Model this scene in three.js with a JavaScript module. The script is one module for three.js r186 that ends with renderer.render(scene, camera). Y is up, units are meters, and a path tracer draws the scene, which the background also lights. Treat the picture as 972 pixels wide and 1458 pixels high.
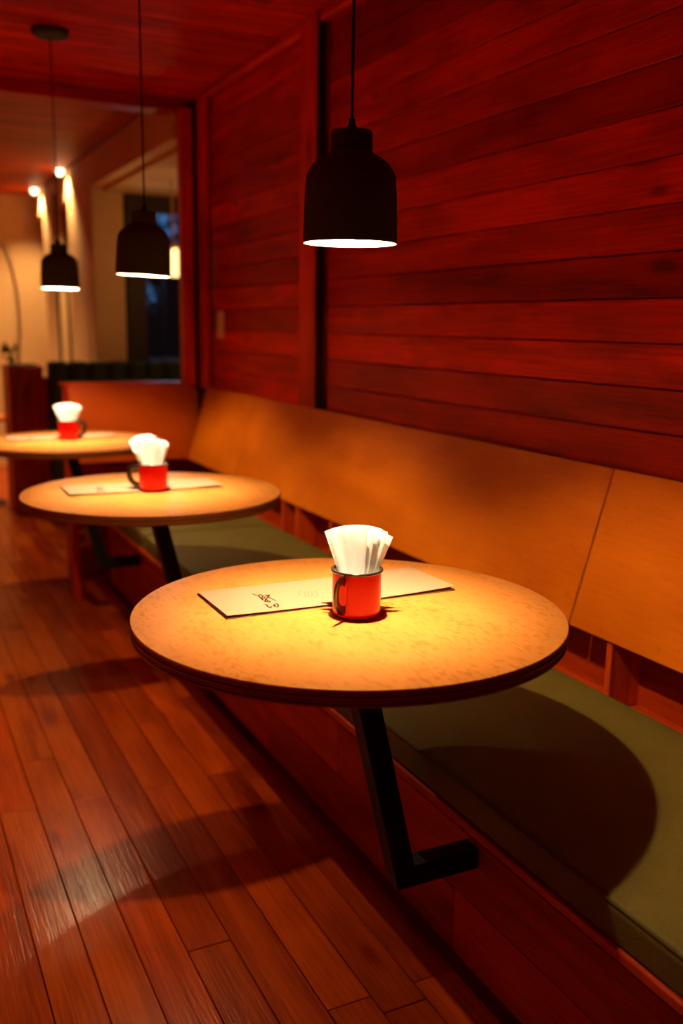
import * as THREE from 'three';
import { mergeGeometries } from 'three/addons/utils/BufferGeometryUtils.js';
import { RectAreaLightUniformsLib } from 'three/addons/lights/RectAreaLightUniformsLib.js';

// ───────────── camera, sky, exposure ─────────────
const scene = new THREE.Scene();
const camera = new THREE.PerspectiveCamera(56.77, 972 / 1458, 0.02, 60);
camera.position.set(0, 1.2, 0);
camera.up.set(0.07188, 0.98112, -0.17955);
camera.lookAt(0.434955, 1.2 - 0.192831, -0.879563);
camera.focus = 1.52;
camera.userData.fStop = 2.3;
scene.background = new THREE.Color().setRGB(0.0006, 0.0009, 0.0022);   // night outside the window
const renderer = new THREE.WebGLRenderer({ antialias: true });
renderer.toneMapping = THREE.LinearToneMapping;
renderer.toneMappingExposure = 1.0;
renderer.shadowMap.enabled = true;
RectAreaLightUniformsLib.init();
const WARM = new THREE.Color().setRGB(1.0, 0.7, 0.36);
const PENDANT_CANDELA = 2.2, PENDANT_BEAM_CANDELA = 7;
const DOWNLIGHT_CANDELA = 6.5;
const GLASS_PENDANT_CANDELA = 0.25;

// ───────────── helpers ─────────────
let seed = 20240611;
const rnd = () => { seed = (seed + 0x6d2b79f5) | 0; let t = Math.imul(seed ^ (seed >>> 15), 1 | seed); t = (t + Math.imul(t ^ (t >>> 7), 61 | t)) ^ t; return ((t ^ (t >>> 14)) >>> 0) / 4294967296; };
const rr = (a, b) => a + (b - a) * rnd();
const used = new Map();
function numbered(name) { const n = used.get(name) || 0; used.set(name, n + 1); return n ? name + '_' + String(n).padStart(3, '0') : name; }
function shadow(m) { m.castShadow = true; m.receiveShadow = true; return m; }
function tag(o, label, category, group, kind) { if (label) o.userData.label = label; if (category) o.userData.category = category; if (group) o.userData.group = group; if (kind) o.userData.kind = kind; return o; }
function thing(name, label, category, pos = [0, 0, 0], group) { const g = new THREE.Group(); g.name = numbered(name); g.position.set(...pos); scene.add(g); return tag(g, label, category, group); }
function struct(name, label, pos = [0, 0, 0]) { const g = new THREE.Group(); g.name = name; g.position.set(...pos); scene.add(g); return tag(g, label, null, null, 'structure'); }
function part(name, geo, mat, parent, pos, rot) {
  const m = shadow(new THREE.Mesh(geo, mat));
  const k = parent.userData.k || (Object.defineProperty(parent.userData, 'k', { value: {}, enumerable: false }), parent.userData.k);
  const n = k[name] || 0; k[name] = n + 1; m.name = n ? name + '_' + String(n).padStart(3, '0') : name;
  if (pos) m.position.set(...pos); if (rot) m.rotation.set(...rot);
  parent.add(m); return m;
}
const at = (g, x, y, z) => g.clone().translate(x, y, z);

// box with chamfered edges, uv in metres (grain axis g runs along u)
function cbox(w, h, d, c = 0.002, g = 0, u0 = rnd() * 7, v0 = rnd() * 7) {
  const H = [w / 2, h / 2, d / 2], I = H.map(x => Math.max(x - c, x * 0.2)), P = [], N = [], U = [];
  const push = (pts, n) => {
    const ax = Math.abs(n[0]) > Math.abs(n[1]) ? (Math.abs(n[0]) > Math.abs(n[2]) ? 0 : 2) : (Math.abs(n[1]) > Math.abs(n[2]) ? 1 : 2);
    const o = [0, 1, 2].filter(a => a !== ax), ua = o.includes(g) ? g : o[0], va = o.find(a => a !== ua);
    const e1 = [0, 1, 2].map(i => pts[1][i] - pts[0][i]), e2 = [0, 1, 2].map(i => pts[2][i] - pts[0][i]);
    const cr = [e1[1] * e2[2] - e1[2] * e2[1], e1[2] * e2[0] - e1[0] * e2[2], e1[0] * e2[1] - e1[1] * e2[0]];
    if (cr[0] * n[0] + cr[1] * n[1] + cr[2] * n[2] < 0) pts = pts.slice().reverse();
    for (let i = 1; i + 1 < pts.length; i++) for (const q of [pts[0], pts[i], pts[i + 1]]) { P.push(...q); N.push(...n); U.push(q[ua] + u0, q[va] + v0); }
  };
  for (let a = 0; a < 3; a++) for (const s of [-1, 1]) {
    const b = (a + 1) % 3, e = (a + 2) % 3, n = [0, 0, 0]; n[a] = s;
    push([[-1, -1], [1, -1], [1, 1], [-1, 1]].map(([i, j]) => { const q = [0, 0, 0]; q[a] = s * H[a]; q[b] = i * I[b]; q[e] = j * I[e]; return q; }), n);
  }
  for (let a = 0; a < 3; a++) { const b = (a + 1) % 3, e = (a + 2) % 3; for (const s of [-1, 1]) for (const t of [-1, 1]) {
    const n = [0, 0, 0]; n[b] = s * 0.7071; n[e] = t * 0.7071;
    const q = (k, full) => { const r = [0, 0, 0]; r[a] = k * I[a]; r[b] = s * (full ? H[b] : I[b]); r[e] = t * (full ? I[e] : H[e]); return r; };
    push([q(-1, 1), q(1, 1), q(1, 0), q(-1, 0)], n);
  } }
  for (const i of [-1, 1]) for (const j of [-1, 1]) for (const k of [-1, 1]) push([[i * H[0], j * I[1], k * I[2]], [i * I[0], j * H[1], k * I[2]], [i * I[0], j * I[1], k * H[2]]], [i * 0.577, j * 0.577, k * 0.577]);
  const G = new THREE.BufferGeometry();
  G.setAttribute('position', new THREE.Float32BufferAttribute(P, 3)); G.setAttribute('normal', new THREE.Float32BufferAttribute(N, 3)); G.setAttribute('uv', new THREE.Float32BufferAttribute(U, 2));
  return G;
}
const tube = (pts, r, seg = 24, rad = 8) => new THREE.TubeGeometry(new THREE.CatmullRomCurve3(pts.map(q => new THREE.Vector3(...q))), seg, r, rad, false);
const lathe = (pts, seg = 64) => new THREE.LatheGeometry(pts.map(q => new THREE.Vector2(...q)), seg);

// ───────────── procedural textures ─────────────
const HT = new Float32Array(4096); { let s = 7; for (let i = 0; i < 4096; i++) { s = (Math.imul(s, 1664525) + 1013904223) | 0; HT[i] = (s >>> 8) / 16777216; } }
const PERM = new Uint16Array(4096); { for (let i = 0; i < 4096; i++) PERM[i] = i; let s = 99; for (let i = 4095; i > 0; i--) { s = (Math.imul(s, 1664525) + 1013904223) | 0; const j = (s >>> 8) % (i + 1); const t = PERM[i]; PERM[i] = PERM[j]; PERM[j] = t; } }
function vn(x, y, px, py, sd) {          // periodic value noise, 0..1
  const xi = Math.floor(x), yi = Math.floor(y), fx = x - xi, fy = y - yi;
  const a = ((xi % px) + px) % px, b = (a + 1) % px, c = ((yi % py) + py) % py, d = (c + 1) % py;
  const h = (i, j) => HT[PERM[(PERM[(i + sd * 131) & 4095] + j * 17 + sd) & 4095]];
  const u = fx * fx * (3 - 2 * fx), v = fy * fy * (3 - 2 * fy);
  const p0 = h(a, c), p1 = h(b, c), p2 = h(a, d), p3 = h(b, d);
  return p0 + (p1 - p0) * u + (p2 - p0) * v + (p0 - p1 - p2 + p3) * u * v;
}
const s2 = x => Math.round(255 * Math.min(1, Math.max(0, x <= 0.0031308 ? 12.92 * x : 1.055 * Math.pow(x, 1 / 2.4) - 0.055)));
const sstep = (a, b, x) => { const t = Math.min(1, Math.max(0, (x - a) / (b - a))); return t * t * (3 - 2 * t); };
// a wood texture: tile is its size in metres, f(u,v) gives [tone 0..1, height 0..1, gloss change]
function texPair(w, h, tile, light, dark, f) {
  const C = new Uint8Array(w * h * 4), B = new Uint8Array(w * h * 4);
  for (let j = 0; j < h; j++) for (let i = 0; i < w; i++) {
    const [t, b] = f(i / w, j / h), k = (j * w + i) * 4;
    for (let c = 0; c < 3; c++) { C[k + c] = s2(dark[c] + (light[c] - dark[c]) * t); B[k + c] = Math.round(255 * Math.min(1, Math.max(0, b))); }
    C[k + 3] = B[k + 3] = 255;
  }
  const mk = (D, srgb) => { const t = new THREE.DataTexture(D, w, h); t.wrapS = t.wrapT = THREE.RepeatWrapping; t.magFilter = THREE.LinearFilter; t.minFilter = THREE.LinearMipmapLinearFilter; t.generateMipmaps = true; t.repeat.set(1 / tile[0], 1 / tile[1]); if (srgb) t.colorSpace = THREE.SRGBColorSpace; t.needsUpdate = true; return t; };
  return { map: mk(C, true), bumpMap: mk(B, false) };
}
// boards: long rings, fine streaks, a few knots
function boardWood(sd, rings, knots, contrast) {
  const K = []; for (let i = 0; i < knots; i++) K.push([rnd(), rnd(), rr(0.5, 1.2)]);
  return (u, v) => {
    let kn = 0, wv = 0;
    for (const [a, b, s] of K) { let du = Math.abs(u - a), dv = Math.abs(v - b); du = Math.min(du, 1 - du) * 2.4 / 0.05 / s; dv = Math.min(dv, 1 - dv) * 1.2 / 0.018 / s; const q = du * du + dv * dv; if (q < 30) { kn = Math.max(kn, Math.exp(-q * 1.2)); wv += Math.exp(-q * 0.12) * 0.6; } }
    const warp = vn(u * 3, v * 10, 3, 10, sd) * 1.7 + vn(u * 8, v * 24, 8, 24, sd + 1) * 0.35 + wv;
    const rg = 0.5 + 0.5 * Math.sin(6.283 * (Math.round(rings) * v + warp));
    const st = vn(u * 20, v * 340, 20, 340, sd + 2), st2 = vn(u * 70, v * 700, 70, 700, sd + 3);
    const bl = vn(u * 6, v * 14, 6, 14, sd + 4), bl2 = vn(u * 24, v * 30, 24, 30, sd + 5);
    let t = 0.55 + contrast * ((rg - 0.5) * 0.3 + (st - 0.5) * 0.42 + (st2 - 0.5) * 0.25 + (bl - 0.5) * 0.45 + (bl2 - 0.5) * 0.28) - kn * 0.7;
    return [Math.min(1, Math.max(0, t)), 0.5 + (st - 0.5) * 0.5 + (st2 - 0.5) * 0.5 - kn * 0.3];
  };
}
const T_WALL = texPair(2048, 1024, [2.4, 1.2], [0.78, 0.03, 0.0008], [0.24, 0.007, 0.0004], boardWood(3, 9, 12, 1.0));
const T_FLOOR = texPair(2048, 1024, [2.4, 1.2], [0.62, 0.085, 0.002], [0.26, 0.022, 0.0008], boardWood(11, 10, 10, 0.9));
const T_PLY = texPair(1024, 512, [2.4, 1.2], [0.75, 0.185, 0.002], [0.5, 0.095, 0.001], (u, v) => {
  const warp = vn(u * 4, v * 5, 4, 5, 31) * 2.0 + vn(u * 14, v * 12, 14, 12, 32) * 0.5;
  const rg = 0.5 + 0.5 * Math.sin(6.283 * (4 * v + warp)), st = vn(u * 40, v * 300, 40, 300, 33), bl = vn(u * 7, v * 7, 7, 7, 34), b2 = vn(u * 28, v * 20, 28, 20, 35), sp = vn(u * 150, v * 130, 150, 130, 36);
  return [Math.min(1, Math.max(0, 0.6 + (rg - 0.5) * 0.22 + (st - 0.5) * 0.22 + (bl - 0.5) * 0.55 + (b2 - 0.5) * 0.3 - sstep(0.9, 0.97, sp) * 0.35)), 0.5 + (st - 0.5) * 0.5];
});
const T_TABLE = texPair(1024, 1024, [0.8, 0.8], [0.47, 0.175, 0.036], [0.27, 0.078, 0.009], (u, v) => {
  const fl = vn(u * 70, v * 150, 70, 150, 41), f2 = vn(u * 110, v * 300, 110, 300, 42), bl = vn(u * 5, v * 6, 5, 6, 43), b2 = vn(u * 11, v * 18, 11, 18, 46), st = vn(u * 26, v * 380, 26, 380, 44), gate = vn(u * 7, v * 9, 7, 9, 45);
  const k = sstep(0.56, 0.86, fl) * (0.3 + 0.7 * gate) + 0.5 * sstep(0.6, 0.9, f2) * gate;
  return [Math.min(1, Math.max(0, 0.88 - k * 0.5 + (bl - 0.5) * 0.28 + (b2 - 0.5) * 0.25 + (st - 0.5) * 0.2)), 0.6 - k * 0.4 + (st - 0.5) * 0.3];
});
const T_CLOTH = texPair(512, 512, [0.24, 0.24], [0.13, 0.095, 0.014], [0.08, 0.06, 0.009], (u, v) => {
  const a = vn(u * 256, v * 128, 256, 128, 51), b = vn(u * 128, v * 256, 128, 256, 52), c = vn(u * 6, v * 6, 6, 6, 53);
  return [Math.min(1, Math.max(0, 0.5 + (a + b - 1) * 0.6 + (c - 0.5) * 0.3)), (a + b) / 2];
});
const T_PLASTER = texPair(512, 512, [1.6, 1.6], [0.7, 0.43, 0.17], [0.58, 0.34, 0.13], (u, v) => {
  const a = vn(u * 8, v * 8, 8, 8, 61), b = vn(u * 40, v * 40, 40, 40, 62), c = vn(u * 160, v * 160, 160, 160, 63);
  return [Math.min(1, Math.max(0, 0.5 + (a - 0.5) * 0.5 + (b - 0.5) * 0.3 + (c - 0.5) * 0.2)), b * 0.6 + c * 0.4];
});
const std = (o, tint) => { const m = new THREE.MeshPhysicalMaterial({ specularIntensity: 0.35, ...o }); if (tint) m.color.setRGB(...tint); return m; };
const rgb = (r, g, b) => new THREE.Color().setRGB(r, g, b);
const variants = (T, rough, tones, bump) => tones.map(t => std({ ...T, roughness: rough, bumpScale: bump }, t));
const M = {
  wall: variants(T_WALL, 0.5, [[1, 1, 1], [0.72, 0.68, 0.7], [1.15, 1.2, 1], [0.86, 0.9, 0.9], [0.58, 0.55, 0.6]], 0.0006),
  floor: variants({ ...T_FLOOR, specularIntensity: 0.28 }, 0.24, [[1, 1, 1], [0.75, 0.68, 0.7], [1.18, 1.2, 1.1], [0.88, 0.9, 0.9], [1.05, 1.3, 1.3]], 0.0004),
  ceiling: variants({ ...T_WALL, specularIntensity: 0.12 }, 0.7, [[1, 1.15, 1], [0.8, 0.85, 0.8], [1.15, 1.4, 1], [0.9, 1, 0.9]], 0.0006),
  ceilingFar: variants(T_FLOOR, 0.55, [[0.85, 0.85, 0.8], [0.7, 0.68, 0.7], [0.95, 0.95, 0.8]], 0.0006),
  trim: std({ ...T_WALL, roughness: 0.45, bumpScale: 0.0005 }, [1.1, 1.25, 1]),
  trimDark: std({ ...T_WALL, roughness: 0.5, bumpScale: 0.0005 }, [0.7, 0.7, 0.7]),
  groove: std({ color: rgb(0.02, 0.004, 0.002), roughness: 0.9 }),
  front: variants(T_FLOOR, 0.42, [[1.25, 1.0, 1], [1.05, 0.8, 0.9], [1.35, 1.15, 1.2], [0.9, 0.66, 0.8]], 0.0005),
  ply: std({ ...T_PLY, roughness: 0.42, bumpScale: 0.0003 }),
  plyRed: std({ ...T_PLY, roughness: 0.42, bumpScale: 0.0003 }, [0.72, 0.45, 0.5]),
  plyEdge: [[0.6, 0.2, 0.04], [0.36, 0.1, 0.02], [0.55, 0.18, 0.03], [0.36, 0.09, 0.015]].map(t => std({ roughness: 0.5 }, t)),
  table: std({ ...T_TABLE, specularIntensity: 0.12, roughness: 0.42, bumpScale: 0.00025 }),
  cloth: std({ ...T_CLOTH, roughness: 0.75, bumpScale: 0.0005 }),
  green: std({ ...T_CLOTH, roughness: 0.6, bumpScale: 0.0005 }, [0.3, 0.55, 0.6]),
  plaster: std({ ...T_PLASTER, roughness: 0.9, bumpScale: 0.0012 }),
  black: std({ color: rgb(0.006, 0.0055, 0.004), roughness: 0.5 }),
  shade: std({ color: rgb(0.05, 0.075, 0.035), roughness: 0.8 }),
  liner: std({ color: rgb(0.85, 0.82, 0.75), roughness: 0.7 }),
  cord: std({ color: rgb(0.012, 0.01, 0.008), roughness: 0.7 }),
  bulb: std({ color: rgb(1, 0.9, 0.7), emissive: rgb(1, 0.78, 0.42), emissiveIntensity: 6, roughness: 0.4 }),
  red: new THREE.MeshPhysicalMaterial({ color: rgb(0.72, 0.003, 0.001), roughness: 0.22, specularIntensity: 0.5, clearcoat: 0.3, clearcoatRoughness: 0.08 }),
  enamel: new THREE.MeshPhysicalMaterial({ color: rgb(0.012, 0.008, 0.007), roughness: 0.15, clearcoat: 0.8, clearcoatRoughness: 0.06 }),
  mugInside: std({ color: rgb(0.7, 0.66, 0.6), roughness: 0.25 }),
  napkin: new THREE.MeshPhysicalMaterial({ color: rgb(0.93, 0.92, 0.9), roughness: 1, transmission: 0.5, thickness: 0, side: THREE.DoubleSide }),
  paper: std({ color: rgb(0.5, 0.34, 0.2), roughness: 0.7 }),
  cream: std({ color: rgb(0.9, 0.72, 0.42), roughness: 0.45 }),
  steel: std({ color: rgb(0.2, 0.17, 0.14), roughness: 0.4, metalness: 0.8 }),
  glass: new THREE.MeshPhysicalMaterial({ color: rgb(0.9, 0.95, 1), roughness: 0.02, transmission: 1, thickness: 0, ior: 1.45 }),
  opal: std({ color: rgb(0.9, 0.8, 0.6), emissive: rgb(1, 0.62, 0.24), emissiveIntensity: 2.4, roughness: 0.4 }),
  lens: std({ color: rgb(1, 0.95, 0.85), emissive: rgb(1, 0.8, 0.5), emissiveIntensity: 6, roughness: 0.4 }),
  stem: std({ color: rgb(0.85, 0.68, 0.42), roughness: 0.8 }),
  leaf: std({ color: rgb(0.1, 0.14, 0.02), roughness: 0.7, side: THREE.DoubleSide }),
  night: std({ color: rgb(0.05, 0.09, 0.12), roughness: 0.8, side: THREE.DoubleSide }),
  box: std({ ...T_WALL, roughness: 0.5, bumpScale: 0.0005 }, [0.6, 0.9, 1]),
};
const pick = a => a[Math.floor(rnd() * a.length)];

// ───────────── the room ─────────────
const XW = 1.45, CEIL = 2.226, ZEND = -4.4;
{ // floor: a slab and the boards that can be told apart
  const f = struct('floor', 'glossy reddish brown hardwood floor of narrow boards');
  part('slab', cbox(7.4, 0.2, 12, 0.002, 2), M.floor[1], f, [0.6, -0.121, -3.6]);
  const P = 0.0885, X0 = 0.2955, lane0 = -12, lane1 = 7;
  const fixed = { '-1': [-2.30], 0: [-2.573], 1: [-2.293], 2: [-3.25, -1.6], 3: [-2.283], 4: [-1.339], 5: [-2.29], 6: [-1.338, -2.85] };
  for (let i = lane0; i < lane1; i++) {
    const x = X0 + (i + 0.5) * P, js = [0.4, -7.4];
    const fx = fixed[i] || [rr(-3, -1)]; js.push(...fx);
    for (let z = Math.max(...fx) + rr(0.9, 1.3); z < 0.2; z += rr(0.9, 1.5)) js.push(z);
    for (let z = Math.min(...fx) - rr(0.9, 1.5); z > -7.1; z -= rr(0.9, 1.6)) js.push(z);
    js.sort((a, b) => b - a);
    for (let k = 0; k + 1 < js.length; k++) {
      const L = js[k] - js[k + 1]; if (L < 0.05) continue;
      part('floor_board', cbox(P - 0.0022, 0.02, L - 0.0018, 0.0012, 2), pick(M.floor), f, [x, -0.01 + rr(-0.0004, 0.0002), (js[k] + js[k + 1]) / 2]);
    }
  }
}
function plankWall(parent, y0, rows, zs, tones) {   // boards on the long wall, running along z
  const P = 0.0916;
  for (let r = 0; r < rows; r++) for (let k = 0; k + 1 < zs.length; k++) {
    const a = zs[k], b = zs[k + 1];
    part('wall_board', cbox(0.018, P - 0.0026, Math.abs(b - a) - 0.002, 0.0018, 2), pick(tones), parent, [XW + 0.009 + rr(-0.0008, 0.0008), y0 + (r + 0.5) * P, (a + b) / 2]);
  }
}
{
  const w = struct('wall_right', 'dark red timber wall of horizontal boards above the bench');
  part('backing', cbox(0.2, 2.7, 6.2, 0.002, 2), M.groove, w, [XW + 0.118, 1.15, -1.4]);
  plankWall(w, 0.899 - 0.0916 * 6, 21, [1.65, -3.07], M.wall);
  plankWall(w, 0.899 - 0.0916 * 6, 21, [-3.25, -4.34], M.wall);
  const p = struct('trim_1', 'upright red timber post on the board wall'); part('post', cbox(0.05, 1.315, 0.14, 0.003, 1), M.trim, p, [1.44, 1.5685, -3.17]); part('shadow_strip', cbox(0.03, 1.315, 0.014, 0.001, 1), M.groove, p, [1.432, 1.5685, -3.093]);  // near-black strip stands in for the shade on the side face of the post
  const c = struct('trim_2', 'lighter cornice strip where the board wall meets the ceiling'); part('cornice', cbox(0.03, 0.035, 6, 0.006, 2), M.trim, c, [XW - 0.017, CEIL - 0.018, -1.4]);
  const j = struct('trim_3', 'red timber jamb at the end of the board wall');
  part('jamb', cbox(0.055, 1.24, 0.06, 0.003, 1), M.trim, j, [1.352, 1.53, -4.4]);
  part('jamb', cbox(0.07, 1.3, 0.02, 0.002, 1), M.groove, j, [1.395, 1.53, -4.41]);
  part('jamb', cbox(0.03, 1.3, 0.09, 0.003, 1), M.trim, j, [1.422, 1.55, -4.352]);
  const b = struct('trim_4', 'dark timber beam across the opening under the ceiling'); part('beam', cbox(4.4, 0.1, 0.12, 0.004, 0), M.trimDark, b, [-0.75, 2.186, -4.46]);
  part('beam_lip', cbox(4.4, 0.025, 0.02, 0.003, 0), M.trim, b, [-0.75, 2.212, -4.39]);
}
{ // ceilings: boards run across the room
  const c = struct('ceiling', 'red timber board ceiling over the benches');
  part('slab', cbox(4.8, 0.1, 7, 0.002, 0), M.groove, c, [-0.9, CEIL + 0.072, -1.0]);
  for (let z = -4.4; z < -1.7; z += 0.095) { const xs = [-2.4, rr(-1.2, 0.9), XW]; for (let k = 0; k < 2; k++) part('ceiling_board', cbox(xs[k + 1] - xs[k] - 0.002, 0.02, 0.091, 0.003, 0), pick(M.ceiling), c, [(xs[k] + xs[k + 1]) / 2, CEIL + 0.01, z + 0.0475]); }
  part('boarding', cbox(3.83, 0.02, 4.2, 0.003, 0), M.ceiling[0], c, [-0.485, CEIL + 0.012, 0.4]);
  const d = struct('ceiling_far', 'brown timber board ceiling of the room behind');
  part('slab', cbox(3.9, 0.1, 4.3, 0.002, 0), M.groove, d, [-0.65, CEIL + 0.072, -6.55]);
  for (let z = -8.55; z < -4.5; z += 0.095) part('ceiling_board', cbox(3.7, 0.02, 0.091, 0.003, 0), pick(M.ceilingFar), d, [-0.55, CEIL + 0.01, z + 0.0475]);
}
{
  const plain = (name, label, g, pos, mat = M.plaster) => part('surface', g, mat, struct(name, label), pos);
  plain('wall_left', 'timber wall on the aisle side', cbox(0.2, 2.5, 6.6, 0.002, 2), [-2.4, 1.1, -1.2], M.wall[1]);
  plain('wall_back', 'timber wall behind the viewer', cbox(4.2, 2.5, 0.2, 0.002, 0), [-0.5, 1.1, 1.75], M.wall[1]);
  plain('wall_far', 'warm plaster wall at the far end of the room behind', cbox(4.2, 2.4, 0.2, 0.002, 0), [-0.7, 1.1, -8.62]);
  plain('wall_far_left', 'plaster wall of the room behind', cbox(0.2, 2.4, 4.4, 0.002, 2), [-2.5, 1.1, -6.6]);
  plain('wall_pier_1', 'plaster pier beside the window, lit from above', cbox(0.2, 2.05, 0.78, 0.006, 2), [1.4055, 1.0, -6.61]);
  plain('wall_pier_2', 'plaster pier nearest the far wall', cbox(0.2, 2.05, 0.6, 0.006, 2), [1.4055, 1.0, -7.74]);
  plain('wall_recess', 'plaster recess between two piers', cbox(0.06, 2.05, 1.6, 0.002, 2), [1.49, 1.0, -7.78]);
  plain('wall_far_right', 'plaster wall of the window corner', cbox(0.2, 2.4, 2.0, 0.002, 2), [2.75, 1.1, -5.35]);
  plain('wall_side_return', 'plaster return behind the board wall', cbox(1.2, 2.4, 0.12, 0.002, 0), [2.12, 1.1, -4.52]);
  plain('ceiling_bulkhead', 'plaster bulkhead along the edge of the timber ceiling', cbox(0.08, 0.2, 4.1, 0.002, 2), [1.3456, 2.125, -6.5]);
  plain('ceiling_low', 'low plaster ceiling in front of the window', cbox(1.46, 0.1, 1.72, 0.003, 0), [2.115, 2.05, -5.38]);
  const h = struct('wall_end', 'low timber wall closing the end of the bench');
  part('surface', cbox(0.66, 0.92, 0.06, 0.003, 0), M.trimDark, h, [1.11, 0.455, -4.475]);
  part('capping', cbox(0.68, 0.012, 0.075, 0.003, 0), M.trim, h, [1.11, 0.92, -4.472]);
  // window wall
  const w = struct('wall_window', 'plaster wall around the dark window');
  part('surface', cbox(1.15, 0.88, 0.14, 0.003, 0), M.plaster, w, [2.09, 0.44, -6.3]);
  part('surface', cbox(0.3, 1.2, 0.14, 0.003, 0), M.plaster, w, [2.5, 1.44, -6.3]);
  const f = struct('window_1', 'dark window at night behind the bench end');
  const fr = part('window_frame', mergeGeometries([at(cbox(0.12, 1.14, 0.09, 0.004, 1), 1.58, 1.44, -6.26), at(cbox(0.9, 0.11, 0.09, 0.004, 0), 1.97, 1.945, -6.262), at(cbox(0.9, 0.09, 0.1, 0.004, 0), 1.97, 0.925, -6.262)]), std({ color: rgb(0.05, 0.03, 0.012), roughness: 0.6 }), f);
  part('pane', new THREE.PlaneGeometry(0.74, 0.94), M.glass, f, [1.98, 1.43, -6.28]);
}

// ───────────── things outside the window ─────────────
function leafClump(n, R, size) { const gs = []; for (let i = 0; i < n; i++) { const g = new THREE.CircleGeometry(size * rr(0.6, 1.2), 6); g.scale(0.5, 1, 1); g.rotateX(rr(-1.5, 1.5)); g.rotateY(rr(0, 6.3)); const a = rr(0, 6.28), b = Math.acos(rr(-1, 1)), r = R * Math.cbrt(rnd()); g.translate(r * Math.sin(b) * Math.cos(a), r * Math.cos(b) * 1.3, r * Math.sin(b) * Math.sin(a)); gs.push(g); } return mergeGeometries(gs); }
for (const [x, y, z, R, n, label] of [[2.06, 1.9, -7.3, 0.12, 130, 'bluish leafy branches outside the upper part of the dark window'], [1.93, 1.38, -7.3, 0.09, 70, 'small bluish shrub outside the dark window, under the middle pendant lamp']]) {
  const t = thing('night_shrub', label, 'shrub', [x, 0, z]);
  part('stem', new THREE.CylinderGeometry(0.01, 0.02, y + 0.1, 8).translate(0, (y - 0.1) / 2, 0), M.black, t);
  const fo = part('foliage', leafClump(n, R, 0.05).translate(0, y, 0), M.night, t); fo.userData.kind = 'stuff';
  const l = new THREE.PointLight(rgb(0.3, 0.55, 1), y > 1.6 ? 0.7 : 0.25); l.position.set(x + 0.05, y + 0.15, z + 0.28); l.castShadow = true; scene.add(l);
}

// ───────────── benches ─────────────
const bench = thing('long_bench', 'long fixed wooden bench with a leaning plywood back along the board wall', 'bench', [0, 0, 0]);
{
  const XF = 0.94; let k = 0;
  for (const [y0, y1, js] of [[0.004, 0.137, [1.2, -0.42, -1.386, -2.35, -3.4, -4.35]], [0.137, 0.27, [1.2, -0.05, -1.9, -3.05, -4.35]], [0.27, 0.402, [1.2, -0.7, -2.75, -4.35]]])
    for (let i = 0; i + 1 < js.length; i++) part('front_board', cbox(0.02, y1 - y0 - 0.002, js[i] - js[i + 1] - 0.002, 0.0015, 2), M.front[(k++ * 3 + 1) % 4], bench, [XF + 0.01, (y0 + y1) / 2, (js[i] + js[i + 1]) / 2]);
  part('seat_board', cbox(0.62, 0.016, 5.5, 0.002, 2), M.front[3], bench, [1.117, 0.4105, -1.6]);
  part('back_board', cbox(0.012, 0.16, 5.5, 0.002, 2), M.front[3], bench, [1.418, 0.48, -1.6]);
  for (const z of [0.35, -0.55, -1.43, -2.1, -2.77, -3.05, -3.18, -3.75]) part('support_fin', cbox(0.09, 0.16, 0.016, 0.0015, 1), M.front[2], bench, [1.374, 0.5, z]);
  const dx = 0.098, dy = 0.337, L = Math.hypot(dx, dy), tilt = Math.atan2(dx, dy);
  for (const [a, b] of [[1.2, -0.1], [-0.1, -1.553], [-1.553, -3.68], [-3.68, -4.325]]) {
    const g = cbox(0.016, L, a - b - 0.006, 0.0012, 2); g.rotateZ(-tilt);
    part('back_panel', g, M.ply, bench, [(1.322 + 1.42) / 2 + 0.008, (0.568 + 0.905) / 2, (a + b) / 2]);
  }
}
const endBench = thing('end_bench', 'short wooden bench closing the corner in front of the low end wall', 'bench', [0, 0, 0]);
{
  part('leg', cbox(0.03, 0.4, 0.05, 0.002, 1), M.trim, endBench, [0.742, 0.2, -4.11]);
  part('seat_board', cbox(0.046, 0.02, 0.33, 0.002, 0), M.front[2], endBench, [0.782, 0.409, -4.25]);
  const dz = 0.07, dy = 0.35, L = Math.hypot(dz, dy), g = cbox(0.6, L, 0.018, 0.0015, 0); g.rotateX(-Math.atan2(dz, dy));
  part('back_panel', g, M.plyRed, endBench, [1.095, 0.745, -4.378]);
}
// cushions: rounded slabs with a piped front edge
function cushion(name, label, x0, x1, z0, z1, group) {
  const s = new THREE.Shape(), r = 0.016, y0 = 0.4195, y1 = 0.474;
  s.moveTo(x0 + 0.004, y0); s.lineTo(x1, y0); s.lineTo(x1, y1 - r); s.quadraticCurveTo(x1, y1, x1 - r, y1); s.bezierCurveTo(x1 - 0.12, y1 + 0.006, x0 + 0.12, y1 + 0.006, x0 + r, y1); s.quadraticCurveTo(x0, y1, x0, y1 - r); s.lineTo(x0, y0 + 0.004); s.closePath();
  const g = new THREE.ExtrudeGeometry(s, { depth: z0 - z1 - 0.028, bevelEnabled: true, bevelThickness: 0.014, bevelSize: 0.013, bevelOffset: -0.013, bevelSegments: 3, curveSegments: 8 }); g.translate(0, 0, z1 + 0.014);
  const c = thing(name, label, 'cushion', [0, 0, 0], group);
  part('cover', g, M.cloth, c);
  part('piping', tube([[x0 + 0.003, y1 - 0.004, z0 - 0.02], [x0 + 0.003, y1 - 0.004, (z0 + z1) / 2], [x0 + 0.003, y1 - 0.004, z1 + 0.02]], 0.0025, 4, 8), M.cloth, c);
}
cushion('seat_cushion', 'long olive green bench cushion running beside the nearest table and the middle table', 0.812, 1.30, 1.15, -3.19);
cushion('seat_cushion', 'short olive green bench cushion at the corner beside the farthest table', 0.812, 1.30, -3.204, -4.27);

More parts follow.
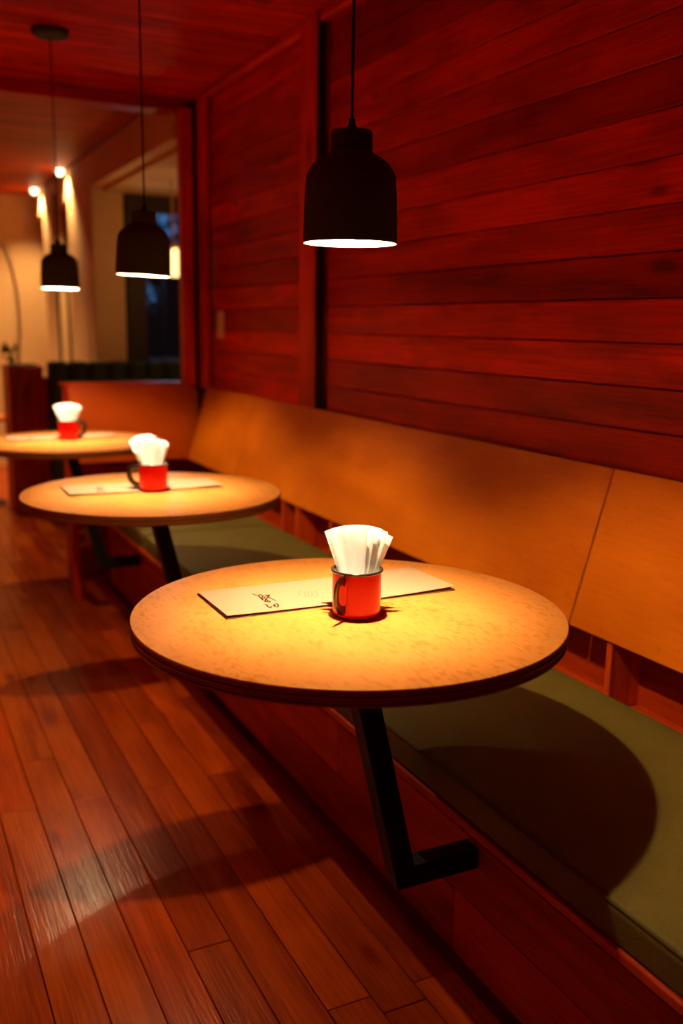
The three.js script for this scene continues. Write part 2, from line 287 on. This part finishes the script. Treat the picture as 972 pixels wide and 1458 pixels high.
// ───────────── tables with their things ─────────────
const TT = 0.7458, TX = 0.673, TZ = [-1.3276, -2.53, -3.76];
function makeTable() {
  const t = thing('round_table', 'x', 'table', [TX, 0, TZ[0]], 'round cantilever tables');
  const R = 0.35, top = lathe([[0, 0], [R - 0.0015, 0], [R, -0.0015], [R, -0.005], [0, -0.005]].reverse(), 128);
  { const p = top.attributes.position, u = top.attributes.uv; for (let i = 0; i < p.count; i++) u.setXY(i, p.getZ(i) + 0.35, p.getX(i) + 0.35); }
  const tp = part('tabletop', top, M.table, t, [0, TT, 0]);
  for (let k = 0; k < 4; k++) part('ply_layer', lathe([[0, 0.0052], [R - [0.0012, 0.0004, 0.0014, 0.0006][k], 0.0052], [R - [0.0012, 0.0004, 0.0014, 0.0006][k], 0.0002], [0, 0.0002]].reverse(), 96), M.plyEdge[k], tp, [0, -0.0102 - k * 0.005, 0]);
  const w = 0.04;
  const s = new THREE.Shape(), b0 = 0.222, b1 = 0.262, xt = 0.0, xf = 0.118, xe = 0.266;     // L-shaped square tube: leaning leg and level arm
  const legTop = TT - 0.031, k = (xf - xt) / (legTop - b0);
  s.moveTo(xt - 0.021, legTop); s.lineTo(xt + 0.021, legTop); s.lineTo(xf + 0.021 - k * (b1 - b0), b1); s.lineTo(xf - 0.021 - k * (b1 - b0), b1); s.lineTo(xf - 0.021, b0); s.closePath();
  const bev = { depth: w - 0.003, bevelEnabled: true, bevelThickness: 0.0015, bevelSize: 0.0015, bevelOffset: -0.0015, bevelSegments: 2 };
  const s1 = new THREE.Shape([[xt - 0.021, legTop], [xf - 0.021, b0], [xf + 0.021, b0], [xf + 0.021 - k * (b1 - b0), b1], [xt + 0.021, legTop]].map(q => new THREE.Vector2(...q)));
  part('leg', new THREE.ExtrudeGeometry(s1, bev).translate(0, 0, -w / 2 + 0.0015), M.black, t);
  part('arm', cbox(xe - xf - 0.006, b1 - b0, w, 0.0015, 0).translate((xe + xf) / 2 + 0.003, (b0 + b1) / 2, 0), M.black, t);
  part('mounting_plate', cbox(0.16, 0.006, 0.16, 0.002, 0).translate(0, TT - 0.0335, 0), M.black, t);
  return t;
}
const table0 = makeTable();
const tables = TZ.map((z, i) => { const t = i ? table0.clone() : table0; if (i) { t.name = numbered('round_table'); scene.add(t); } t.position.set(TX, 0, z); t.userData = { label: ['round birch plywood table nearest the viewer, on a black steel leg', 'middle round plywood table, between the nearest and the farthest table', 'farthest round plywood table, in the corner by the end bench'][i], category: 'table', group: 'round cantilever tables' }; return t; });

function makeMug() {
  const m = thing('enamel_mug', 'x', 'mug', [0, 0, 0], 'red enamel mugs');
  const H = 0.076, R = 0.0385;
  part('body', lathe([[0, 0.0015], [0.031, 0.0015], [0.033, 0], [0.0365, 0.003], [R, 0.009], [R + 0.0005, 0.03], [R + 0.0006, H - 0.003], [R - 0.0002, H - 0.003], [R - 0.0008, 0.012], [0.034, 0.005], [0, 0.004]], 72), M.red, m);
  part('inner_wall', lathe([[R - 0.001, H - 0.004], [R - 0.0014, 0.012], [0.034, 0.0062], [0, 0.0055]], 48), M.mugInside, m);
  part('rim', new THREE.TorusGeometry(R + 0.0012, 0.0024, 10, 72).rotateX(Math.PI / 2).translate(0, H - 0.002, 0), M.enamel, m);
  // handle: a flat strap bent into an ear
  const c = new THREE.CatmullRomCurve3([[R - 0.001, 0.062], [R + 0.01, 0.066], [R + 0.021, 0.062], [R + 0.026, 0.048], [R + 0.024, 0.032], [R + 0.014, 0.02], [R - 0.001, 0.015]].map(([x, y]) => new THREE.Vector3(x, y, 0)));
  const e = new THREE.Shape(); for (let i = 0; i <= 20; i++) { const a = i / 20 * 6.2832; e[i ? 'lineTo' : 'moveTo'](0.0018 * Math.cos(a), 0.0075 * Math.sin(a)); }
  part('handle', new THREE.ExtrudeGeometry(e, { steps: 40, extrudePath: c }), M.enamel, m);
  return m;
}
const mug0 = makeMug();
const MUGS = [[0.672, -1.300, Math.atan2(-0.56, -0.84), 'red enamel mug on the nearest table, dark handle turned to the viewer'], [0.678, -2.545, Math.atan2(0.35, -0.93), 'red enamel mug on the middle table, handle standing out from its side'], [0.679, -3.80, Math.atan2(-0.1, 0.99), 'red enamel mug on the farthest table, handle hidden behind it']];
// napkins: folded paper wedges fanned out of each mug
function napkinGeo(half0, half1, H, bend) {
  const nx = 8, ny = 8, P = [], I = [], th = 0.0007;
  const pt = (i, j, s) => { const u = i / nx * 2 - 1, v = j / ny, w = half0 + (half1 - half0) * v; return [u * w, v * H - 0.004 * u * u * v, bend * u * u * v + s * th + 0.001 * Math.sin(u * 9 + v * 3) * v]; };
  for (const s of [-1, 1]) for (let j = 0; j <= ny; j++) for (let i = 0; i <= nx; i++) P.push(...pt(i, j, s));
  const id = (s, i, j) => (s > 0 ? (nx + 1) * (ny + 1) : 0) + j * (nx + 1) + i;
  for (let j = 0; j < ny; j++) for (let i = 0; i < nx; i++) for (const s of [-1, 1]) { const a = id(s, i, j), b = id(s, i + 1, j), c = id(s, i + 1, j + 1), d = id(s, i, j + 1); if (s > 0) I.push(a, b, c, a, c, d); else I.push(a, c, b, a, d, c); }
  const edge = (a, b, c, d) => I.push(a, b, c, a, c, d);
  for (let j = 0; j < ny; j++) { edge(id(-1, 0, j), id(1, 0, j), id(1, 0, j + 1), id(-1, 0, j + 1)); edge(id(1, nx, j), id(-1, nx, j), id(-1, nx, j + 1), id(1, nx, j + 1)); }
  for (let i = 0; i < nx; i++) edge(id(1, i, ny), id(1, i + 1, ny), id(-1, i + 1, ny), id(-1, i, ny));
  const g = new THREE.BufferGeometry(); g.setAttribute('position', new THREE.Float32BufferAttribute(P, 3)); g.setIndex(I); g.computeVertexNormals(); return g;
}
const NAP = [0, 1, 2].map(k => napkinGeo(0.009, 0.029 + 0.002 * k, 0.132, [0.003, 0.0022, 0.0038][k]));
MUGS.forEach(([x, z, turn, label], i) => {
  const m = i ? mug0.clone() : mug0; if (i) { m.name = numbered('enamel_mug'); scene.add(m); }
  m.position.set(x, TT, z); m.rotation.set(0, turn, 0); m.userData = { label, category: 'mug', group: 'red enamel mugs' };
  const face = Math.atan2(-x, -z) ;                        // the fan faces the aisle end of the room
  const n = 11, where = ['nearest', 'middle', 'farthest'][i];
  for (let k = 0; k < n; k++) {
    const q = k / (n - 1) * 2 - 1, o = (k * 5) % n;
    const nm = shadow(new THREE.Mesh(NAP[k % 3], M.napkin)); nm.name = numbered('paper_napkin');
    const piv = new THREE.Group();
    nm.rotation.order = 'YXZ';
    const depth = (o / (n - 1) - 0.5) * 0.034, yaw = face + rr(-0.05, 0.05) + (i === 1 ? 0.35 : 0);
    nm.rotation.set(-0.22 + depth * 4, yaw, -q * 0.2 + rr(-0.02, 0.02));
    nm.position.set(x + Math.sin(face) * depth * 0.55 , TT + 0.009, z + Math.cos(face) * depth * 0.55);
    nm.scale.set(1, 1 + rr(-0.03, 0.02) + (i === 1 && q < -0.4 ? 0.1 : 0), 1);
    const spot = o === n - 1 ? 'at the front of the fan' : o === 0 ? 'at the back of the fan' : k === 0 ? 'leaning furthest towards the aisle' : k === n - 1 ? 'leaning furthest towards the bench' : 'amid the fan';
    tag(nm, `white napkin ${spot} in the red mug on the ${where} table`, 'napkin', `napkins in the mug on the ${where} table`); scene.add(nm);
  }
});
// menus: long folded cards with hand-drawn print
const cardTex = (() => {
  const W = 1024, Hh = 376, c = document.createElement('canvas'); c.width = W; c.height = Hh; const x = c.getContext('2d');
  x.fillStyle = '#8f7257'; x.fillRect(0, 0, W, Hh); x.lineCap = x.lineJoin = 'round';
  const S = [[[-0.1286, -0.0285], [-0.1264, -0.0189], [-0.1218, -0.0186]], [[-0.1223, -0.0172], [-0.1179, -0.0196], [-0.1167, -0.0105], [-0.1218, -0.0017], [-0.1246, -0.0054], [-0.1229, -0.0157]], [[-0.1244, -0.0028], [-0.1266, 0.0146], [-0.1252, 0.007], [-0.119, 0.0012], [-0.1141, -0.0051]], [[-0.1117, -0.0143], [-0.104, -0.0127], [-0.1122, 0], [-0.1213, 0.0128], [-0.1264, 0.0229], [-0.1209, 0.0294], [-0.1171, 0.0228]], [[-0.1098, -0.0118], [-0.1106, 0.0065], [-0.1074, 0.0246]], [[-0.1203, 0.0074], [-0.1187, 0.0181], [-0.124, 0.0256]], [[-0.1334, 0.0377], [-0.1301, 0.0408], [-0.1329, 0.0507], [-0.1323, 0.0604], [-0.1271, 0.0532]], [[-0.1231, 0.0502], [-0.1178, 0.0445], [-0.1123, 0.0404], [-0.1138, 0.051], [-0.1189, 0.0599], [-0.1218, 0.0571], [-0.1201, 0.0483]]];
  const D = [[[-0.0437, -0.0167], [-0.0503, -0.0106], [-0.0565, 0.0024], [-0.0566, 0.011]], [[-0.0434, -0.0095], [-0.043, -0.0005], [-0.0491, 0.0142], [-0.0547, 0.0204]], [[-0.0374, -0.0087], [-0.0379, 0.0017], [-0.0442, 0.0163], [-0.0505, 0.0239]], [[-0.0308, -0.0085], [-0.0321, 0.0041], [-0.0389, 0.0186], [-0.045, 0.0245]], [[-0.0242, -0.0084], [-0.0241, 0.0032], [-0.0269, 0.0151], [-0.0345, 0.029], [-0.0369, 0.0237]], [[-0.0191, -0.0098], [-0.006, -0.0114], [0.0052, -0.0084], [0.03, -0.006]], [[0.0974, 0.0302], [0.1086, 0.0252]]];
  const run = (L, col, w) => { x.strokeStyle = col; x.lineWidth = w; for (const s of L) { x.beginPath(); s.forEach(([u, v], i) => x[i ? 'lineTo' : 'moveTo']((u + 0.211) / 0.422 * W, (v + 0.0775) / 0.155 * Hh)); x.stroke(); } };
  run(S, '#120803', 6.5); run(D, '#6e5138', 3.5);
  const t = new THREE.CanvasTexture(c); t.colorSpace = THREE.SRGBColorSpace; return t;
})();
const MP = std({ map: cardTex, roughness: 0.55 });
function makeMenu() {
  const t = thing('menu_card', 'x', 'menu', [0, 0, 0], 'long paper menus');
  const nx = 24, L = 0.422, W = 0.155, sheet = (y, lift, uvs) => {
    const g = new THREE.PlaneGeometry(L, W, nx, 6); g.rotateX(-Math.PI / 2); const p = g.attributes.position;
    for (let i = 0; i < p.count; i++) { const u = p.getX(i) / L, v = p.getZ(i) / W; p.setY(i, y + lift * (0.0035 * Math.pow(Math.max(0, 2 * u), 2) + 0.002 * Math.pow(Math.max(0, -2 * u), 2)) * (0.6 + 0.8 * (v + 0.5))); }
    g.computeVertexNormals(); return g;
  };
  const slab = (y, th, lift) => {   // a sheet with thickness: top, underside and rim
    const a = sheet(y + th, lift), b = sheet(y, lift); { const ix = b.index.array; for (let i = 0; i < ix.length; i += 3) { const q = ix[i]; ix[i] = ix[i + 1]; ix[i + 1] = q; } b.computeVertexNormals(); }
    const P = [], ring = []; const n = nx + 1; for (let i = 0; i < n; i++) ring.push(i); for (let j = 1; j < 7; j++) ring.push(j * n + nx); for (let i = nx - 1; i >= 0; i--) ring.push(6 * n + i); for (let j = 5; j > 0; j--) ring.push(j * n);
    const A = a.attributes.position, B = b.attributes.position, v = (T, i) => [T.getX(i), T.getY(i), T.getZ(i)];
    for (let i = 0; i < ring.length; i++) { const r = ring[i], s = ring[(i + 1) % ring.length]; P.push(...v(A, r), ...v(B, r), ...v(B, s), ...v(A, r), ...v(B, s), ...v(A, s)); }
    const e = new THREE.BufferGeometry(); e.setAttribute('position', new THREE.Float32BufferAttribute(P, 3)); e.setAttribute('uv', new THREE.Float32BufferAttribute(new Float32Array(P.length / 3 * 2).fill(0.01), 2)); e.computeVertexNormals();
    return mergeGeometries([a.toNonIndexed(), b.toNonIndexed(), e]);
  };
  part('cover', slab(0.0032, 0.0006, 1.0), MP, t); part('inner_sheet', slab(0.0004, 0.0006, 0.3), M.paper, t);
  return t;
}
const menu0 = makeMenu();
[[0.684, -1.431, 0, 'long paper menu with hand-drawn lettering behind the mug on the nearest table'], [0.66, -2.60, -0.02, 'long paper menu lying under the mug side of the middle table'], [0.66, -3.87, 0.02, 'long paper menu lying behind the mug on the farthest table']].forEach(([x, z, r, label], i) => {
  const m = i ? menu0.clone() : menu0; if (i) { m.name = numbered('menu_card'); scene.add(m); }
  m.position.set(x, TT, z); m.rotation.set(0, r, 0); m.userData = { label, category: 'menu', group: 'long paper menus' };
});

// ───────────── pendant lamps over the tables ─────────────
const PB = 1.3215;         // height of the shade's lower edge
function makePendant() {
  const p = thing('pendant_lamp', 'x', 'lamp', [0.664, 0, 0], 'dark pendant lamps');
  const Y = y => PB + y, prof = [[0.0707, 0], [0.0712, 0.004], [0.0706, 0.03], [0.0692, 0.07], [0.067, 0.096], [0.064, 0.104], [0.058, 0.113], [0.049, 0.1205], [0.039, 0.1265], [0.0325, 0.1305], [0.0312, 0.134], [0.0312, 0.156], [0.030, 0.1605], [0.026, 0.162], [0, 0.162]];
  part('shade', lathe(prof.map(([r, y]) => [r, Y(y)]), 80), M.shade, p);
  part('shade_liner', lathe([[0.0707, 0], [0.0682, 0.001], [0.0676, 0.03], [0.0662, 0.07], [0.064, 0.095], [0.056, 0.11], [0.037, 0.122], [0.029, 0.129], [0.0285, 0.15], [0, 0.15]].map(([r, y]) => [r, Y(y)]), 80), M.liner, p);
  part('socket', lathe([[0, 0.15], [0.016, 0.15], [0.0165, 0.108], [0.014, 0.104], [0, 0.104]].map(([r, y]) => [r, Y(y)]), 32), M.cream, p);
  part('bulb', lathe([[0, 0.026], [0.01, 0.0275], [0.02, 0.033], [0.0255, 0.044], [0.0255, 0.056], [0.021, 0.072], [0.014, 0.09], [0.0125, 0.104], [0, 0.104]].map(([r, y]) => [r, Y(y)]), 40), M.bulb, p);
  part('cord_grip', lathe([[0, 0.162], [0.0075, 0.162], [0.0075, 0.168], [0.005, 0.171], [0.005, 0.178], [0, 0.179]].map(([r, y]) => [r, Y(y)]), 24), M.cord, p);
  part('cord', new THREE.CylinderGeometry(0.0023, 0.0023, CEIL - 0.02 - Y(0.175), 8).translate(0, (CEIL - 0.02 + Y(0.175)) / 2, 0), M.cord, p);
  part('canopy', lathe([[0, -0.024], [0.055, -0.024], [0.065, -0.018], [0.066, 0], [0, 0]].map(([r, y]) => [r, CEIL + y]), 48), M.shade, p);
  return p;
}
const lamp0 = makePendant();
[[0.664, TZ[0]], [0.667, TZ[1]], [0.664, TZ[2]], [-1.4, -1.2], [-1.4, -2.5], [-1.4, -3.8]].forEach(([lx, z], i) => {
  const p = i ? lamp0.clone() : lamp0; if (i) { p.name = numbered('pendant_lamp'); scene.add(p); }
  p.position.set(lx, 0, z); p.userData = { label: ['dark bell-shaped pendant lamp hanging over the nearest table', 'dark bell-shaped pendant lamp hanging over the middle table', 'dark bell-shaped pendant lamp hanging over the farthest table', 'dark pendant lamp across the aisle facing the nearest table', 'dark pendant lamp across the aisle facing the middle table', 'dark pendant lamp across the aisle facing the farthest table'][i], category: 'lamp', group: 'dark pendant lamps' };
  const shift = new THREE.Vector3();
  if (i === 1) {                                        // this shade hangs a little askew on its cord
    const q = new THREE.Quaternion().setFromAxisAngle(new THREE.Vector3(0.62, 0, -0.78).normalize(), 0.045), pv = new THREE.Vector3(0, PB + 0.175, 0);
    for (const c of p.children) if (!/^cord$|canopy/.test(c.name)) { c.quaternion.copy(q); c.position.copy(pv).sub(pv.clone().applyQuaternion(q)); }
    shift.set(0, PB + 0.049, 0).sub(pv).applyQuaternion(q).add(pv).sub(new THREE.Vector3(0, PB + 0.049, 0));
  }
  const l = new THREE.PointLight(WARM, PENDANT_CANDELA); l.position.set(lx, PB + 0.049, z); l.castShadow = true; l.shadow.radius = 0.5; l.name = 'pendant_bulb'; l.position.add(shift); scene.add(l);
  const b = new THREE.SpotLight(rgb(1, 0.76, 0.48), PENDANT_BEAM_CANDELA, 0, 0.52, 1, 2); b.position.set(lx, PB + 0.047, z); b.target.position.set(lx + 0.004, 0, z); b.position.add(shift); b.castShadow = true; b.shadow.radius = 0.5; b.name = 'pendant_beam'; scene.add(b, b.target);
});

// ───────────── small fittings ─────────────
{
  const s = thing('switch_plate', 'cream switch plate on the red board wall near the jamb', 'switch', [XW, 1.197, -4.193]);
  part('plate', cbox(0.008, 0.122, 0.078, 0.003, 1), M.cream, s, [-0.0045, 0, 0]);
  for (const y of [-0.025, 0.025]) part('rocker', cbox(0.006, 0.04, 0.03, 0.002, 1), M.cream, s, [-0.0105, y, 0]);
  const o = thing('socket_box', 'pale socket box low on the end wall under the short bench', 'socket', [0.828, 0.235, -4.44]);
  part('plate', cbox(0.09, 0.15, 0.02, 0.004, 1), M.cream, o, [0, 0, 0.008]); for (const y of [-0.03, 0.03]) part('outlet', new THREE.CylinderGeometry(0.02, 0.02, 0.006, 24).rotateX(Math.PI / 2), std({ color: rgb(0.3, 0.15, 0.07), roughness: 0.5 }), o, [0, y, 0.02]);
}
function downlight(x, z, label) {
  const d = thing('downlight', label, 'downlight', [x, CEIL, z], 'downlights in the timber ceiling');
  part('bezel', lathe([[0.03, -0.001], [0.045, -0.001], [0.046, -0.006], [0.032, -0.008], [0.03, -0.003]], 40), M.steel, d);
  part('lens', new THREE.SphereGeometry(0.028, 24, 16).translate(0, -0.02, 0), M.lens, d);
  const l = new THREE.SpotLight(rgb(1, 0.68, 0.36), DOWNLIGHT_CANDELA, 0, 0.95, 0.7, 2); l.position.set(x, CEIL - 0.022, z); l.target.position.set(x, 0, z); l.castShadow = true; l.name = 'downlight_beam'; scene.add(l, l.target);
}
downlight(1.255, -6.96, 'round ceiling downlight nearer the window, in front of the first plaster pier');
downlight(1.255, -8.07, 'round ceiling downlight closest to the far plaster wall');
downlight(0.35, -8.07, 'ceiling downlight further along the far wall, outside the picture');
downlight(0.35, -6.96, 'ceiling downlight over the middle of the far room, outside the picture');
{
  const p = thing('glass_pendant', 'small glowing glass pendant lamp on a pale cord before the dark window', 'lamp', [1.632, 0, -5.5]);
  part('glass_shade', lathe([[0, 1.463], [0.03, 1.463], [0.039, 1.47], [0.041, 1.49], [0.04, 1.6], [0.034, 1.612], [0, 1.614]], 40), M.opal, p);
  part('cap', lathe([[0, 1.612], [0.018, 1.612], [0.022, 1.625], [0.018, 1.645], [0.006, 1.65], [0, 1.65]], 32).translate(-0.012, 0, 0), M.cream, p);
  part('cord', new THREE.CylinderGeometry(0.006, 0.006, 0.36, 8).translate(-0.02, 1.825, 0), M.cream, p);
  const l = new THREE.PointLight(rgb(1, 0.62, 0.27), GLASS_PENDANT_CANDELA); l.position.set(1.632, 1.54, -5.5); l.castShadow = true; l.shadow.radius = 2; l.name = 'glass_pendant_bulb'; scene.add(l);
}

// ───────────── the room behind: banquette, planter, poles, table ─────────────
{
  const b = thing('banquette', 'dark green channel-tufted banquette back behind the end wall', 'banquette', [0.97, 0, -6.1]);
  for (let i = 0; i < 10; i++) { const g = lathe([[0, 0], [0.06, 0], [0.066, 0.01], [0.066, 0.94], [0.06, 0.955], [0.045, 0.96], [0, 0.96]].reverse(), 24); g.scale(0.96, 1, 0.7); part('channel', g, M.green, b, [0.063 + i * 0.124, 0.0, 0.03]); }
  part('frame', cbox(1.26, 0.86, 0.06, 0.004, 0), M.trimDark, b, [0.62, 0.43, -0.04]);
  const p = thing('planter_box', 'tall dark red wooden planter box beside the green banquette', 'planter', [0.856, 0, -6.3]);
  part('box', cbox(0.205, 0.9, 0.3, 0.004, 1), M.box, p, [0, 0.455, 0]); part('rim', cbox(0.215, 0.02, 0.31, 0.004, 0), M.box, p, [0, 0.915, 0]);
  part('soil', cbox(0.17, 0.01, 0.26, 0.002, 0), std({ color: rgb(0.03, 0.02, 0.01), roughness: 1 }), p, [0, 0.928, 0]);
  const v = thing('potted_plant', 'slender bowed pale stem with small leaves growing from the planter box', 'plant', [0.835, 0.93, -6.3]);
  part('stem', tube([[0, 0, 0], [0.012, 0.15, 0], [0.018, 0.26, 0], [0.006, 0.47, 0], [-0.027, 0.64, 0], [-0.07, 0.76, 0], [-0.13, 0.86, 0]], 0.0095, 40, 10), M.stem, v);
  for (let i = 0; i < 16; i++) { const g = new THREE.CircleGeometry(0.03, 10); g.scale(0.35, 1, 1); g.translate(0, 0.03, 0); g.rotateX(rr(-0.6, 0.6)); g.rotateZ(rr(-0.9, 0.9)); g.rotateY(rr(0, 6)); part('leaf', g, M.leaf, v, [-0.045 + rr(-0.03, 0.03), rr(0, 0.1), rr(-0.05, 0.05)]); }
  part('twig', tube([[-0.02, 0, 0], [-0.04, 0.06, 0], [-0.05, 0.12, 0]], 0.003, 10, 6), M.leaf, v);
  for (const [x0, x1, h, l] of [[1.134, 1.129, 2.0, 'thin dark upright pole behind the green banquette, the one nearer the planter'], [1.216, 1.186, 1.9, 'thin dark upright pole behind the green banquette, the one nearer the window']]) {
    const q = thing('slim_pole', l, 'pole', [0, 0, 0]); part('pole', tube([[x0, 0.01, -6.5], [(x0 + x1) / 2, h / 2, -6.5], [x1, h, -6.5]], 0.009, 8, 10), M.black, q); part('base', lathe([[0, 0.016], [0.03, 0.012], [0.033, 0.001], [0, 0.001]].reverse(), 24).translate(x0, 0, -6.5), M.black, q);
  }
  const t = thing('side_table', 'low table with a pale top beside the planter box', 'table', [0.66, 0, -6.6]);
  part('tabletop', lathe([[0, 0.555], [0.13, 0.555], [0.135, 0.57], [0.13, 0.585], [0, 0.585]], 40), M.ply, t); part('pedestal', lathe([[0, 0.005], [0.1, 0.005], [0.1, 0.015], [0.02, 0.03], [0.02, 0.553], [0, 0.553]], 24), M.black, t);
}
renderer.render(scene, camera);
